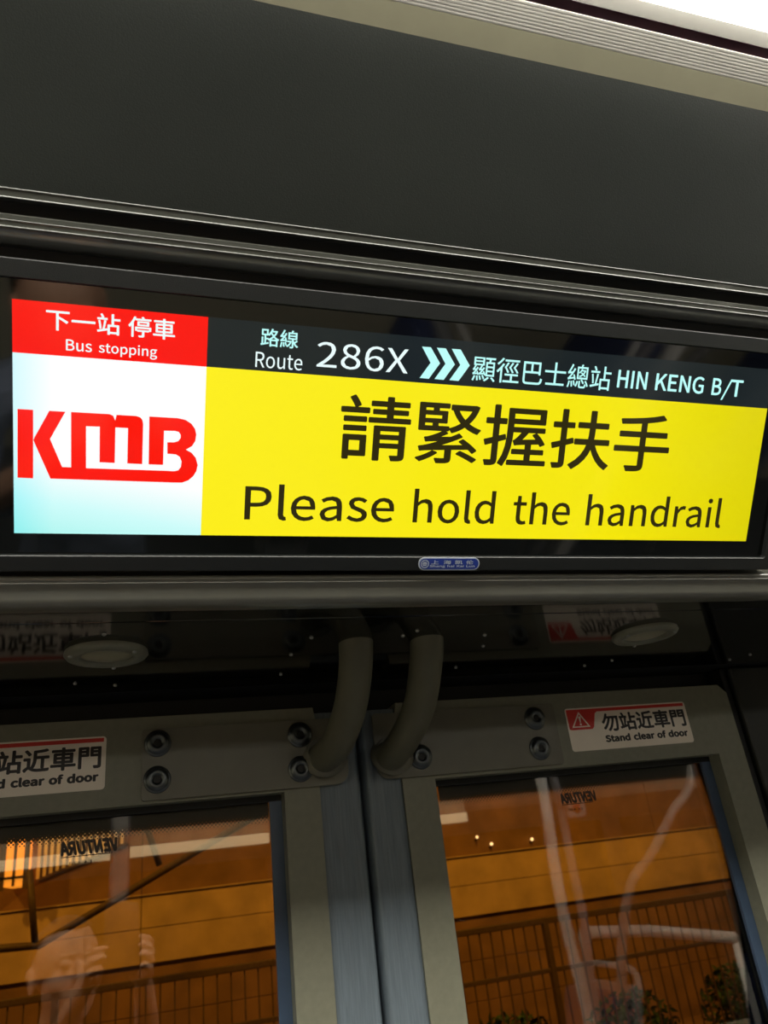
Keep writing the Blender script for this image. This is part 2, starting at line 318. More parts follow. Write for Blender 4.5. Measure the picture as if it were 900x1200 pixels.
# outlines of the latin letters used on the screen and the stickers (advance, contours), in 1/1000 em
GLYPH = {"/":[137,[[4,-63,27,-63,132,278,109,278]]],"2":[194,[[15,0,177,0,177,28,106,28,64,25,105,67,137,108,157,147,165,186,159,217,144,241,121,256,90,261,67,259,47,251,30,239,14,224,33,206,57,227,86,235,121,221,133,185,126,150,104,112,68,68,15,19]]],"3":[194,[[92,-5,124,0,151,15,168,38,175,69,170,93,159,112,142,125,120,134,120,136,153,158,166,197,160,224,145,244,121,257,91,261,52,253,20,231,37,210,61,228,90,235,122,224,133,195,130,175,118,160,96,149,62,146,62,121,100,117,125,107,138,91,142,70,128,35,90,22,53,31,27,51,10,31,24,17,42,6,65,-2]]],"4":[194,[[119,0,149,0,149,71,183,71,183,96,149,96,149,257,114,257,7,92,7,71,119,71],[119,96,40,96,99,184,119,222,121,222,119,175]]],"6":[194,[[105,-5,134,1,157,18,173,45,179,79,174,114,160,139,137,154,108,159,77,151,50,129,56,179,70,212,91,229,116,235,138,230,157,215,175,235,149,254,114,261,79,254,48,230,27,187,20,123,26,67,44,27,71,3],[50,103,77,128,103,136,137,120,149,79,136,37,105,21,84,26,67,42,56,68]]],"8":[194,[[98,-5,131,1,156,15,172,36,178,62,175,85,165,104,151,118,135,129,135,131,158,156,169,193,164,220,150,242,128,256,99,261,71,256,49,243,34,222,28,195,39,161,63,136,63,135,46,123,31,107,20,88,16,64,22,36,39,15,65,1],[116,139,94,149,75,160,62,175,57,195,69,225,98,237,130,224,142,191,135,164],[98,19,60,33,44,67,54,100,80,125,106,114,127,101,142,85,148,63,134,31]]],"A":[213,[[1,0,34,0,59,78,153,78,177,0,211,0,124,257,88,257],[67,104,79,144,105,230,106,230,132,144,145,104]]],"B":[230,[[35,0,117,0,156,5,187,19,207,42,214,75,210,99,200,117,183,129,162,137,162,138,190,159,200,194,193,223,175,242,147,253,111,257,35,257],[68,148,68,231,107,231,153,222,168,190,153,159,106,148],[68,26,68,123,112,123,142,120,164,111,178,97,182,76,178,54,164,38,142,29,112,26]]],"E":[206,[[35,0,187,0,187,28,68,28,68,121,165,121,165,149,68,149,68,229,183,229,183,257,35,257]]],"G":[241,[[136,-5,161,-2,182,4,201,13,215,25,215,133,131,133,131,106,186,106,186,39,165,28,139,24,103,31,76,52,59,85,54,129,60,172,77,205,104,226,139,233,171,226,194,209,212,230,199,241,183,251,162,258,138,261,91,252,54,226,29,184,20,128,29,72,53,31,90,4]]],"H":[255,[[35,0,68,0,68,121,187,121,187,0,220,0,220,257,187,257,187,149,68,149,68,257,35,257]]],"I":[103,[[35,0,68,0,68,257,35,257]]],"K":[226,[[35,0,68,0,68,81,112,134,189,0,225,0,132,159,213,257,176,257,68,128,68,128,68,257,35,257]]],"L":[190,[[35,0,180,0,180,28,68,28,68,257,35,257]]],"N":[253,[[35,0,66,0,66,135,65,155,64,175,63,195,62,215,63,215,91,162,185,0,218,0,218,257,187,257,187,123,187,103,188,82,190,62,192,42,190,42,162,95,68,257,35,257]]],"P":[222,[[35,0,68,0,68,102,110,102,148,107,178,121,198,146,204,181,198,217,178,240,148,253,109,257,35,257],[68,129,68,230,104,230,134,228,155,220,168,205,172,181,168,158,156,141,135,132,106,129]]],"R":[222,[[68,135,68,230,111,230,157,220,173,185,157,147,111,135],[176,0,213,0,147,112,171,122,189,137,201,158,205,185,199,219,180,241,152,253,116,257,35,257,35,0,68,0,68,109,114,109]]],"S":[209,[[106,-5,143,1,170,17,188,40,194,68,190,93,178,112,162,126,141,137,104,153,75,168,62,196,75,223,110,233,142,226,168,209,185,230,170,242,152,252,132,259,110,261,77,256,52,242,35,221,29,193,34,169,46,150,63,137,81,127,118,111,148,94,161,65,146,35,107,24,68,33,36,56,17,33,35,18,56,6,80,-2]]],"T":[210,[[89,0,121,0,121,229,199,229,199,257,11,257,11,229,89,229]]],"U":[252,[[126,-5,163,1,192,20,211,54,218,106,218,257,187,257,187,105,183,66,170,41,150,28,126,24,103,28,84,41,71,66,67,105,67,257,34,257,34,106,41,54,61,20,90,1]]],"V":[201,[[82,0,120,0,201,257,168,257,127,118,102,33,101,33,76,118,34,257,0,257]]],"X":[201,[[6,0,40,0,77,69,98,111,99,111,121,69,159,0,195,0,120,131,190,257,156,257,121,191,103,153,102,153,82,191,47,257,11,257,81,133]]],"a":[197,[[76,-5,109,3,139,23,140,23,143,0,169,0,169,117,165,149,154,174,133,189,103,195,61,187,29,170,41,148,67,162,98,168,129,154,137,120,85,111,49,97,28,77,21,49,36,10],[85,21,61,28,51,51,56,68,70,82,97,92,137,99,137,46,111,28]]],"c":[179,[[107,-5,140,2,169,19,155,41,134,28,110,22,86,27,67,42,55,65,51,95,56,125,68,148,87,163,111,168,131,164,149,152,165,173,142,188,110,195,75,188,46,169,26,137,18,95,25,53,44,22,72,2]]],"d":[217,[[97,-5,129,3,155,22,156,22,159,0,185,0,185,279,153,279,153,206,154,173,130,189,101,195,70,188,43,168,25,137,19,95,24,53,40,21,65,2],[104,22,82,27,65,42,55,65,51,95,56,125,68,148,85,163,106,168,130,163,153,148,153,48,129,29]]],"e":[194,[[109,-5,144,1,172,15,160,36,138,25,113,21,88,26,68,39,55,60,50,88,178,88,179,106,174,143,160,171,136,189,103,195,72,188,44,168,25,137,18,95,25,53,45,22,74,2],[49,110,56,135,68,154,85,166,104,169,139,154,151,110]]],"f":[114,[[12,164,37,164,37,0,69,0,69,164,110,164,110,190,69,190,69,220,76,248,96,258,118,252,125,277,93,283,68,279,51,266,41,247,37,221,37,190,12,188]]],"g":[197,[[96,-88,136,-82,166,-68,186,-47,193,-22,188,-1,176,13,155,21,126,23,89,23,63,29,56,44,59,57,68,67,96,60,123,65,145,78,160,99,166,126,161,149,150,166,189,166,189,190,123,190,96,195,69,190,46,177,31,155,25,127,33,97,50,76,50,75,35,60,29,39,34,20,46,8,46,6,25,-13,18,-37,24,-58,40,-74,65,-84],[96,82,68,94,56,127,68,160,96,172,125,160,137,127,125,94],[101,-65,60,-56,46,-32,50,-16,65,0,90,-3,123,-3,151,-8,161,-27,145,-54]]],"h":[213,[[32,0,64,0,64,138,90,160,116,167,144,155,152,116,152,0,184,0,184,120,181,152,170,176,152,190,126,195,91,186,63,163,64,202,64,279,32,279]]],"i":[96,[[32,0,64,0,64,190,32,190],[48,229,64,235,70,251,64,266,48,271,33,266,27,251,33,235]]],"l":[99,[[66,-5,84,-2,80,23,73,22,64,36,64,279,32,279,32,38,40,7]]],"n":[214,[[32,0,64,0,64,138,90,160,116,167,144,155,152,116,152,0,184,0,184,120,181,152,170,176,152,190,126,195,91,186,62,162,62,162,58,190,32,190]]],"o":[212,[[106,-5,139,2,167,22,187,53,194,95,187,137,167,169,139,188,106,195,73,188,45,169,25,137,18,95,25,53,45,22,73,2],[106,22,84,27,66,42,55,65,51,95,55,125,66,148,84,163,106,168,129,163,146,148,157,125,161,95,157,65,146,42,129,27]]],"p":[217,[[32,-80,64,-80,64,-16,63,18,90,1,116,-5,147,2,173,22,192,55,199,98,194,138,179,169,155,188,123,195,91,187,62,168,62,168,58,190,32,190],[111,22,89,27,64,42,64,142,91,161,115,168,138,163,154,149,163,127,165,98,161,66,150,42,132,28]]],"r":[136,[[32,0,64,0,64,122,87,156,112,166,131,163,137,191,116,195,86,184,62,155,62,155,58,190,32,190]]],"s":[164,[[82,-5,112,0,133,12,146,30,151,52,146,75,132,90,114,101,93,110,65,122,52,143,61,162,88,170,111,165,131,153,146,173,120,189,87,195,59,191,39,179,26,162,22,141,39,105,77,86,107,72,120,50,111,29,83,20,53,27,27,43,11,22,43,3]]],"t":[132,[[92,-5,127,2,121,27,99,21,76,31,70,58,70,164,121,164,121,190,70,190,70,244,43,244,40,190,9,188,9,164,38,164,38,59,41,33,50,13,66,0]]],"u":[213,[[88,-5,122,5,151,30,152,30,154,0,181,0,181,190,149,190,149,55,124,31,97,23,70,35,62,74,62,190,29,190,29,70,33,38,44,14,62,0]]]," ":[125,[]]}
def text_bm(body, box_, fn, w, bold=0.0, depth=0.00012, mirror=False, shear=0.0):
    """flat lettering fitted in box_=(u0,v0,u1,v1), v grows downwards; bold thickens strokes by that share of the em; fn(u,v,w)->Vector"""
    if all(c in GLYPH for c in body):
        cu = bpy.data.curves.new('lettering', 'CURVE'); cu.dimensions = '2D'; cu.fill_mode = 'BOTH'; pen = 0
        for c in body:
            for con in GLYPH[c][1]:
                sp = cu.splines.new('POLY'); k = len(con) // 2; sp.points.add(k - 1); sp.use_cyclic_u = True
                for q in range(k): sp.points[q].co = ((con[2 * q] + pen) / 1000, con[2 * q + 1] / 1000, 0, 1)
            pen += GLYPH[c][0]
    else:
        cu = bpy.data.curves.new('lettering', 'FONT'); cu.body = body; cu.size = 1.0; cu.resolution_u = 4
    t = bpy.data.objects.new('lettering', cu); COL.objects.link(t); bpy.context.view_layer.update()
    dg = bpy.context.evaluated_depsgraph_get(); me = bpy.data.meshes.new_from_object(t.evaluated_get(dg))
    bpy.data.objects.remove(t); bpy.data.curves.remove(cu)
    if len(me.vertices) and shear:
        for v in me.vertices: v.co.x += v.co.y * shear
    bm = NB(); n = 8 if bold > 0 else 1
    for k in range(n):
        dx, dy = (bold * math.cos(2 * PI * k / n), bold * math.sin(2 * PI * k / n)) if bold > 0 else (0, 0)
        a0 = len(bm.verts); bm.from_mesh(me); bm.verts.ensure_lookup_table()
        for v in bm.verts[a0:]: v.co.x += dx; v.co.y += dy; v.co.z = k * 1e-5
    bpy.data.meshes.remove(me)
    xs = [v.co.x for v in bm.verts]; ys = [v.co.y for v in bm.verts]; x0, x1, y0, y1 = min(xs), max(xs), min(ys), max(ys)
    u0, v0, u1, v1 = box_
    for v in bm.verts:
        s = (v.co.x - x0) / (x1 - x0); q = (y1 - v.co.y) / (y1 - y0)
        if mirror: s = 1 - s
        v.co = fn(u0 + s * (u1 - u0), v0 + q * (v1 - v0), w + depth + v.co.z * .2)
    return bm

# ================================================================== SETTING
X0, X1 = -2.6, 3.6           # extent of the coach interior along the bus
struct = dict(kind='structure')
# --- upper coving panel: gently concave dark plastic sheet
pa = dsp(0, -0.0755, 0.004); pb = Vector((0, 0.352, 0.602)); n = 10; front = []
for i in range(n + 1):
    t = i / n; q = pa.lerp(pb, t); out = Vector((0, -0.8, -0.6)); q = q - out * (0.004 * math.sin(PI * t)); front.append((q.y, q.z))
prof = front + [(front[-1][0] + 0.05, front[-1][1] + 0.02), (front[0][0] + 0.05, front[0][1] + 0.02)]
wall = thing('wall_upper', None, None, (0.5, 0.5, 0.4), kind='structure')
o = add('coving_panel', extrude_x(NB(), prof, X0, X1), M_panel, wall); smooth_angle(o, 40)
# --- beads between coving and display, profile in (v, w) of the display plane
def bead(name, vw, m, structname):
    prof = []
    for v, w in vw: P = dsp(0, v, w); prof.append((P.y, P.z))
    o = add(structname, extrude_x(NB(), prof, X0, X1), m, kind='structure'); smooth_angle(o, 25); return o
def arc(cv, cw, r, a0, a1, n, rv=None):
    rv = rv or r
    return [(cv + rv * math.cos(math.radians(a0 + (a1 - a0) * i / n)), cw + r * math.sin(math.radians(a0 + (a1 - a0) * i / n))) for i in range(n + 1)]
v0, v1 = -0.0765, -0.0690
bead('a', [(v0, -0.02)] + arc(v0 + .0007, 0.0072, 0.0007, 180, 30, 6) + [(v0 + .0016, .0072), (v1 - .0016, .0072)] + arc(v1 - .0007, 0.0074, 0.0007, 150, 0, 6) + [(v1, -0.02)], M_trim, 'trim_1')
bead('g', [(v1, -0.02), (v1, -0.004), (-0.0590, -0.004), (-0.0590, -0.02)], M_groove, 'trim_2')
b0, b1 = -0.0590, -0.0372
def ridge(v, w, r): return [(v - r, w)] + [(v + r * math.cos(math.radians(a)), w + r * math.sin(math.radians(a))) for a in range(165, 0, -15)] + [(v + r, w)]
bead('b', [(b0, -.02), (b0, .0050), (b0 + .0008, .0058)] + ridge(-.0544, .0060, .0005) + [(-.0512, .0058), (-.0505, .0060)] + ridge(-.0497, .0064, .0008) + [(-.0475, .0060), (-.0450, .0060), (-.0425, .0057), (-.0402, .0044), (-.0386, .0026), (-.0378, .0004), (b1, -.003), (b1, -.02)], M_trim, 'trim_3')
bead('g2', [(b1, -0.02), (b1, -0.006), (-0.0300, -0.006), (-0.0300, -0.02)], M_groove, 'trim_4')
# --- lower satin lip under the display, curling into the soffit
lp = [(0.2125, -0.03), (0.2125, -0.001)] + arc(0.2155, -0.001, 0.003, 180, 90, 5) + [(0.2170, 0.0019), (0.2178, 0.0026), (0.2186, 0.0019)]
prof = []
for v, w in lp: P = dsp(0, v, w); prof.append((P.y, P.z))
prof += [(0.6262, 0.2340), (0.6290, 0.2285), (0.6330, 0.2240), (0.6380, 0.2222), (0.6450, 0.2220), (0.6450, 0.2600)]
o = add('trim_5', extrude_x(NB(), prof, X0, X1), M_lip, kind='structure'); smooth_angle(o, 30)
# --- soffit over the doors
soff = thing('ceiling_soffit', None, None, (0.5, 0.8, 0.222), kind='structure')
add('front_strip', bx((X0, .6455, .2220), (X1, .6715, .2300), .0008), M_soffit, soff)
o = add('soffit_panel', bx((X0, .6730, .2220), (X1, .9250, .2300), .0008), M_soffit, soff)
add('seam_backing', bx((X0, .64, .2300), (X1, .93, .236)), M_groove, soff)
DOTS = [(365, 747), (341, 767), (329, 790), (472, 745), (489, 739), (568, 744), (566, 757), (534, 782), (88, 801), (135, 803), (685, 780), (717, 774), (855, 773), (879, 767), (122, 822 - 77 - 2)]  # pale dots on the soffit, each built as a small steel dome
for px, py in DOTS:
    d = ray(px, py); P = d * (0.2218 / d.z)
    add('screw_dot', lathe(NB(), [(.0021, 0), (.0020, .0010), (.0012, .0018), (0, .0020)], (P.x, P.y, .2220), (0, 0, -1), 10), M_steel, soff, smooth=True)
# --- header void behind the soffit and above the door leaves
add('wall_door_header', bx((X0, .985, .15), (X1, 1.02, .75)), M_black, **struct)
add('trim_6', bx((X0, .925, .2225), (X1, 1.0, .23)), M_black, **struct)
# --- side walls beside the doors (dark pillars), floor, other walls
DW = 0.945
o = add('wall_right', bx((.836, DW - .004, -1.6), (X1, DW + .06, .2215), .004), M_wall, **struct)
o = add('wall_left', bx((X0, DW - .004, -1.6), (-.312, DW + .06, .2215), .004), M_wall, **struct)
add('trim_7', bx((.8245, DW + .004, -1.58), (.8345, DW + .03, .2215), .002), M_black, **struct)
add('trim_8', bx((-.3105, DW + .004, -1.58), (-.3005, DW + .03, .2215), .002), M_black, **struct)
add('floor', bx((X0, -1.5, -1.66), (X1, 1.02, -1.6)), M_floor, **struct)
# ceiling: beige strip, ribbed strip, gap, flat strip
ceil = thing('ceiling', None, None, (0.5, 0.2, 0.6), kind='structure')
o = add('beige_strip', extrude_x(NB(), [(.356, .6070), (.3545, .6062), (.338, .6159), (.338, .622), (.36, .622)], X0, X1), M_beige, ceil)
add('shade_strip', extrude_x(NB(), [(.353, .6030), (.3555, .6085), (.40, .66), (.38, .62)], X0, X1), M_shade, ceil)  # dark strip stands for the shade under the beige edge
nr = 8
for i in range(nr):
    t0, t1 = i / nr, (i + .94) / nr
    a = Vector((0, .3378, .6162)).lerp(Vector((0, .3185, .6222)), t0); b = Vector((0, .3378, .6162)).lerp(Vector((0, .3185, .6222)), t1)
    c = (a + b) / 2 + Vector((0, -.00005, -.00013))
    o = add('rib', extrude_x(NB(), [(a.y, a.z + .0012), (a.y, a.z), ((a.y + c.y) / 2, (a.z + c.z) / 2 - .00005), (c.y, c.z), ((b.y + c.y) / 2, (b.z + c.z) / 2 - .00005), (b.y, b.z), (b.y, b.z + .0010)], X0, X1), M_rib, ceil); smooth_angle(o, 50)
add('rib_backing', extrude_x(NB(), [(.338, .6165), (.3190, .6225), (.3190, .6238), (.338, .6180)], X0, X1), M_rib, ceil)
add('shadow_gap', extrude_x(NB(), [(.3360, .6200), (.3330, .6230), (.3330, .668), (.3130, .668), (.3130, .6720), (.3370, .6720)], X0, X1), mat('mauve_grey_cavity', (170, 140, 152), 0.6, var=0.05), ceil)
add('flat_strip', extrude_x(NB(), [(.3125, .6280), (.3010, .6300), (.3010, .65), (.3125, .65)], X0, X1), M_rib, ceil)
add('main_panel', bx((X0, -1.12, .64), (X1, -.02, .66)), M_ceil, ceil)
add('roof_panel', bx((X0, -1.5, .70), (X1, 1.02, .74)), M_ceil, ceil)
def ceil_light(y0, y1, label, m):
    L = thing('ceiling_light', label, 'light', ((X0 + X1) / 2, (y0 + y1) / 2, .63))
    pr = []
    for i in range(11):
        t = i / 10; pr.append((y0 + (y1 - y0) * t, .630 - .026 * math.sin(PI * t) ** .7))
    o = add('diffuser', extrude_x(NB(), pr + [(y1, .634), (y0, .634)], X0, X1), m, L); smooth_angle(o, 30)
    add('housing', bx((X0, y0, .6345), (X1, y1, .66)), M_rib, L)
GY = DW + .028               # plane of the door glass
ceil_light(.3005, .10, 'long warm white ceiling light above the ribbed trim', M_light)
ceil_light(-1.12, -1.30, 'unseen far light strip added over the opposite seats to brighten the interior', M_farfill)
# opposite side of the bus
opp = thing('wall_back', None, None, (.5, -1.5, -1.6), kind='structure')
add('lower_panel', bx((X0, -1.52, -1.6), (X1, -1.46, -.75)), M_cream, opp)
SY = -1.44; SYp = 2 * GY - SY                       # light strip above the opposite windows
xe = on_y(548, 955, SYp).x; sz0, sz1 = on_y(330, 986, SYp).z, on_y(330, 974, SYp).z
sz2 = on_y(330, 957, SYp).z
add('glow_head_panel', bx((X0, -1.52, sz1 + .004), (xe, -1.46, sz2)), M_cream, opp)  # cream where the strip lights it, grey and charcoal beyond: light put into colour
add('unlit_head_panel', bx((xe + .004, -1.52, sz1 + .004), (X1, -1.46, sz2)), M_cove, opp)
add('cove_panel', extrude_x(NB(), [(-1.46, sz2 + .004), (-1.32, .64), (-1.36, .70), (-1.52, .70), (-1.52, sz2 + .004)], X0, X1), M_covedark, opp)
add('window_head_panel', bx((X0, -1.52, .12), (X1, -1.462, sz1 + .003)), M_wall, opp)
ws = thing('window_light_strip', 'thin cream light strip above the opposite windows, mirrored in the door glass', 'light', ((X0 + xe) / 2, SY, sz0))
add('diffuser', bx((X0, SY - .012, sz0), (xe, SY, sz1), .003), mat('cream_strip_diffuser', (250, 235, 200), .5, var=0, emit=(255, 228, 178), estr=2.6), ws)
add('housing', bx((X0, SY - .022, sz0 - .004), (xe, SY - .0125, sz1 + .003)), M_rib, ws)
for x in (-2.6, -1.1, .5, 2.05, 3.5):
    add('window_pillar', bx((x, -1.52, -.75), (x + .10, -1.46, .12)), M_wall, opp)
for i, x in enumerate((-2.5, -1.0, .6, 2.15)):
    w = thing('window_%d' % (i + 1), None, None, (x + .7, -1.5, -.75), kind='structure')
    add('pane', bx((x, -1.50, -.75), (x + 1.35 if i else x + 1.4, -1.494, .12)), mat('night_window_glass_%d' % i, (8, 8, 10), 0.05, var=0, spec=.6), w)
add('wall_front', bx((X1, -1.52, -1.66), (X1 + .04, 1.02, .74)), M_cream, **struct)
add('wall_rear', bx((X0 - .04, -1.52, -1.66), (X0, 1.02, .74)), M_cream, **struct)

# ================================================================== DOWNLIGHTS
for (x, y, lab) in ((-.0329, .7611, 'round unlit downlight in the glossy soffit above the left door'), (.5627, .7504, 'round unlit downlight in the glossy soffit above the right door')):
    d = thing('recessed_downlight', lab, 'light', (x, y, .222), group='downlights in the soffit')
    add('ring', lathe(NB(), [(.0375, -.001), (.0385, .003), (.0360, .0060), (.0290, .0072), (.0255, .0066), (.0248, .003)], (x, y, .222), (0, 0, -1), 48), M_lampring, d, smooth=True)
    add('lens', lathe(NB(), [(.0248, .0030), (.020, .0046), (.010, .0055), (0, .0058)], (x, y, .222), (0, 0, -1), 40), M_lamplens, d, smooth=True)
    for k in range(3):
        a = math.radians(80 + 120 * k); add('screw_dot', lathe(NB(), [(.0022, 0), (.0020, .0014), (0, .0022)], (x + .0335 * math.cos(a), y + .0335 * math.sin(a), .2155), (0, 0, -1), 10), M_steel, d, smooth=True)

# ================================================================== DISPLAY
disp = thing('passenger_display', 'long black framed bus information screen showing a yellow handrail message', 'display', tuple(dsp(.35, .205, 0)))
FU0, FU1, FV0, FV1 = -.0345, .7345, -.0290, .2072
def frame_part(pts, w0, w1, m, name, **k): return add(name, poly_prism(NB(), pts, dsp, w0, w1), m, disp, **k)
IU0, IU1, IV0, IV1 = -.0230, .7232, -.0150, .1941
frame_part([(FU0, FV0), (FU1, FV0), (FU1, FV1), (FU0, FV1)], -.03, -.0022, M_bezel, 'housing')
def bezel_ring():
    bm = NB(); O_ = rrect(FU0, FV0, FU1, FV1, .006, 5); O2 = rrect(FU0 + .0008, FV0 + .0008, FU1 - .0008, FV1 - .0008, .0055, 5)
    I2 = rrect(IU0 - .0006, IV0 - .0006, IU1 + .0006, IV1 + .0006, .0030, 5); I_ = rrect(IU0, IV0, IU1, IV1, .0025, 5)
    rings = [[bm.verts.new(dsp(u, v, w)) for u, v in R] for R, w in ((O_, -.0022), (O_, .0042), (O2, .0050), (I2, .0050), (I_, .0044), (I_, -.0022))]
    for i in range(len(rings)):
        A = rings[i]; B = rings[(i + 1) % len(rings)]
        for k in range(len(A)): bm.faces.new((A[k], A[(k + 1) % len(A)], B[(k + 1) % len(A)], B[k]))
    return bm
add('bezel', bezel_ring(), M_bezel, disp)
frame_part([(IU0, IV0), (IU1, IV0), (IU1, IV1), (IU0, IV1)], -.0022, -.0004, M_dglass, 'screen_glass')
W_, HH = .6999, .1774
xs = .1419; yh = .0389
def rect(u0, v0, u1, v1): return [(u0, v0), (u1, v0), (u1, v1), (u0, v1)]
frame_part(rect(xs, 0, W_, yh), -.0004, -.0001, E_head, 'header_band', partlabel='dark header band with the route text')
frame_part(rect(0, 0, xs, yh), -.0004, 0, E_red, 'stopping_panel', partlabel='red bus stopping panel')
frame_part(rect(0, yh, xs, HH), -.0004, 0, E_white, 'logo_panel', partlabel='white panel with red company logo')
frame_part(rect(xs, yh, W_, HH), -.0004, 0, E_yel, 'message_panel', partlabel='yellow message panel')
def dtext(body, tl, br, m, name, bold=0.0, lab=None, **k):
    a = duv(*tl); b = duv(*br)
    add(name, text_bm(body, (a[0], a[1], b[0], b[1]), dsp, .00005, bold, **k), m, disp, partlabel=lab)
def dword(word, x0, x1, yref, va, vb, m, bold=0.0):       # one word between two screen heights
    add('lettering', text_bm(word, (duv(x0, yref)[0], va, duv(x1, yref)[0], vb), dsp, .00005, bold), m, disp)
dtext('下一站 停車', (54, 361), (205, 399), E_txt, 'lettering', .012)
dword('Bus', 77.3, 107.7, 405, duv(78, 397.5)[1], duv(107, 413)[1], E_txt, .003)
dword('stopping', 115.7, 184.3, 410, duv(130, 402)[1], duv(184, 421.8)[1], E_txt, .003)
dtext('路線', (306, 384), (349, 409), E_cy, 'lettering', .010)
dtext('Route', (299.8, 412), (353.8, 434.5), E_txt, 'lettering')
dtext('286X', (372.4, 399.9), (477.5, 438.3), E_txt, 'lettering')
dtext('顯徑巴士總站', (555, 416), (714, 458.3), E_cy, 'lettering', .004)
ca, cb = duv(723, 433)[1], duv(868, 465.5)[1]
for wd_, x0_, x1_ in (('HIN', 723, 758), ('KENG', 768, 825), ('B', 835, 846), ('T', 857, 871)): dword(wd_, x0_, x1_, 450, ca, cb, E_cy, .006)
dword('/', 846, 857.5, 455, ca, duv(848, 468.8)[1], E_cy)
dtext('請緊握扶手', (401, 461), (780, 554.5), E_blk, 'lettering', .012)
pa_, pb_ = duv(325, 567.5)[1], duv(846.5, 619.0)[1]
for wd_, x0_, x1_ in (('Please', 286.5, 462), ('hold', 484.5, 580), ('the', 601.5, 668.5), ('handrail', 688, 847)): dword(wd_, x0_, x1_, 595, pa_, pb_, E_blk, .0025)
for k in range(3):
    q = [(716, 130), (745, 132), (775, 185), (738, 236), (708, 233), (744, 183)]
    pts = [duv(240 + (x + 49 * k) / 2.8125, 360 + (y + 3.6 * k) / 2.8125) for x, y in q]
    frame_part(pts, .00005, .0002, E_cy, 'chevron')
def logo(q): return [duv(x / 3.6, 440 + y / 3.6) for x, y in q]
frame_part(logo([(74, 141), (140, 145), (140, 434), (74, 431)]), .00005, .0002, E_logo, 'logo_letter')
frame_part(logo([(208, 149), (276, 153), (211, 268), (262, 386), (300, 387.5), (300, 388), (364, 391), (700, 402), (735, 404), (752, 400), (763, 386), (766, 362), (758, 343), (742, 333), (706, 330),
                 (706, 282), (735, 282), (752, 277), (762, 264), (762, 250), (754, 238), (738, 234), (692, 233), (688, 377), (627, 375), (630, 173), (750, 180), (782, 187), (808, 204), (823, 226), (828, 250),
                 (824, 276), (810, 298), (784, 313), (808, 326), (826, 348), (834, 378), (828, 404), (815, 425), (795, 442), (768, 452), (740, 452), (213, 435), (146, 285), (141, 272), (145, 262)]), .00005, .0002, E_logo, 'logo_letter')
frame_part(logo([(300, 154), (462, 163), (478, 170), (486, 190), (492, 166), (575, 171), (592, 177), (601, 188), (604, 205), (600, 374), (537, 371), (540, 222), (487, 219), (484, 369), (420, 366), (421, 216), (363, 214), (363, 400), (300, 400)]), .00005, .00021, E_logo, 'logo_letter')
# maker's badge on the lower bezel
M_bblue = mat('badge_blue', (26, 50, 132), 0.35, var=0.04); M_bsil = mat('badge_silver', (190, 196, 204), 0.3, 0.3, var=0.03)
c0 = duv(488, 659); c1 = duv(559, 659); vb0 = duv(523, 651.5)[1]; vb1 = duv(523, 666.3)[1]; hb = (vb1 - vb0) / 2
frame_part(rrect(c0[0], vb0, c1[0], vb1, hb * .98, 8), .0050, .0058, M_bsil, 'maker_badge')
badge = disp.children[-1]
def bpart(bm, m, name): return add(name, bm, m, badge)
i_ = .0011
bpart(poly_prism(NB(), rrect(c0[0] + i_, vb0 + i_, c1[0] - i_, vb1 - i_, (hb - i_) * .98, 8), dsp, .0058, .0060), M_bblue, 'badge_face')
cc = (c0[0] + hb, (vb0 + vb1) / 2); R1 = hb * .66
def ringp(bm, c, ro, ri, w0, w1, n=24):
    A = [bm.verts.new(dsp(c[0] + ro * math.cos(2 * PI * k / n), c[1] + ro * math.sin(2 * PI * k / n), w1)) for k in range(n)]
    B = [bm.verts.new(dsp(c[0] + ri * math.cos(2 * PI * k / n), c[1] + ri * math.sin(2 * PI * k / n), w1)) for k in range(n)]
    for k in range(n): bm.faces.new((A[k], A[(k + 1) % n], B[(k + 1) % n], B[k]))
    return bm
bm = ringp(NB(), cc, R1, R1 * .8, .006, .0062)
for dv, hw in ((-.35, .45), (0.0, .6), (.35, .45)):
    poly_prism(bm, rect(cc[0] - R1 * hw, cc[1] + R1 * dv - R1 * .12, cc[0] + R1 * hw, cc[1] + R1 * dv + R1 * .12), dsp, .006, .0061)
bpart(bm, M_bsil, 'emblem')
bl = c1[0] - c0[0]
for s, u in zip('上海凯伦', (.20, .40, .59, .77)):
    bpart(text_bm(s, (c0[0] + bl * u, vb0 + hb * .42, c0[0] + bl * (u + .125), vb0 + hb * 1.05), dsp, .0060, .02), M_bsil, 'lettering')
bpart(text_bm('Shang hai Kai Lun', (c0[0] + bl * .18, vb0 + hb * 1.15, c0[0] + bl * .92, vb0 + hb * 1.62), dsp, .0060, .01), M_bsil, 'lettering')

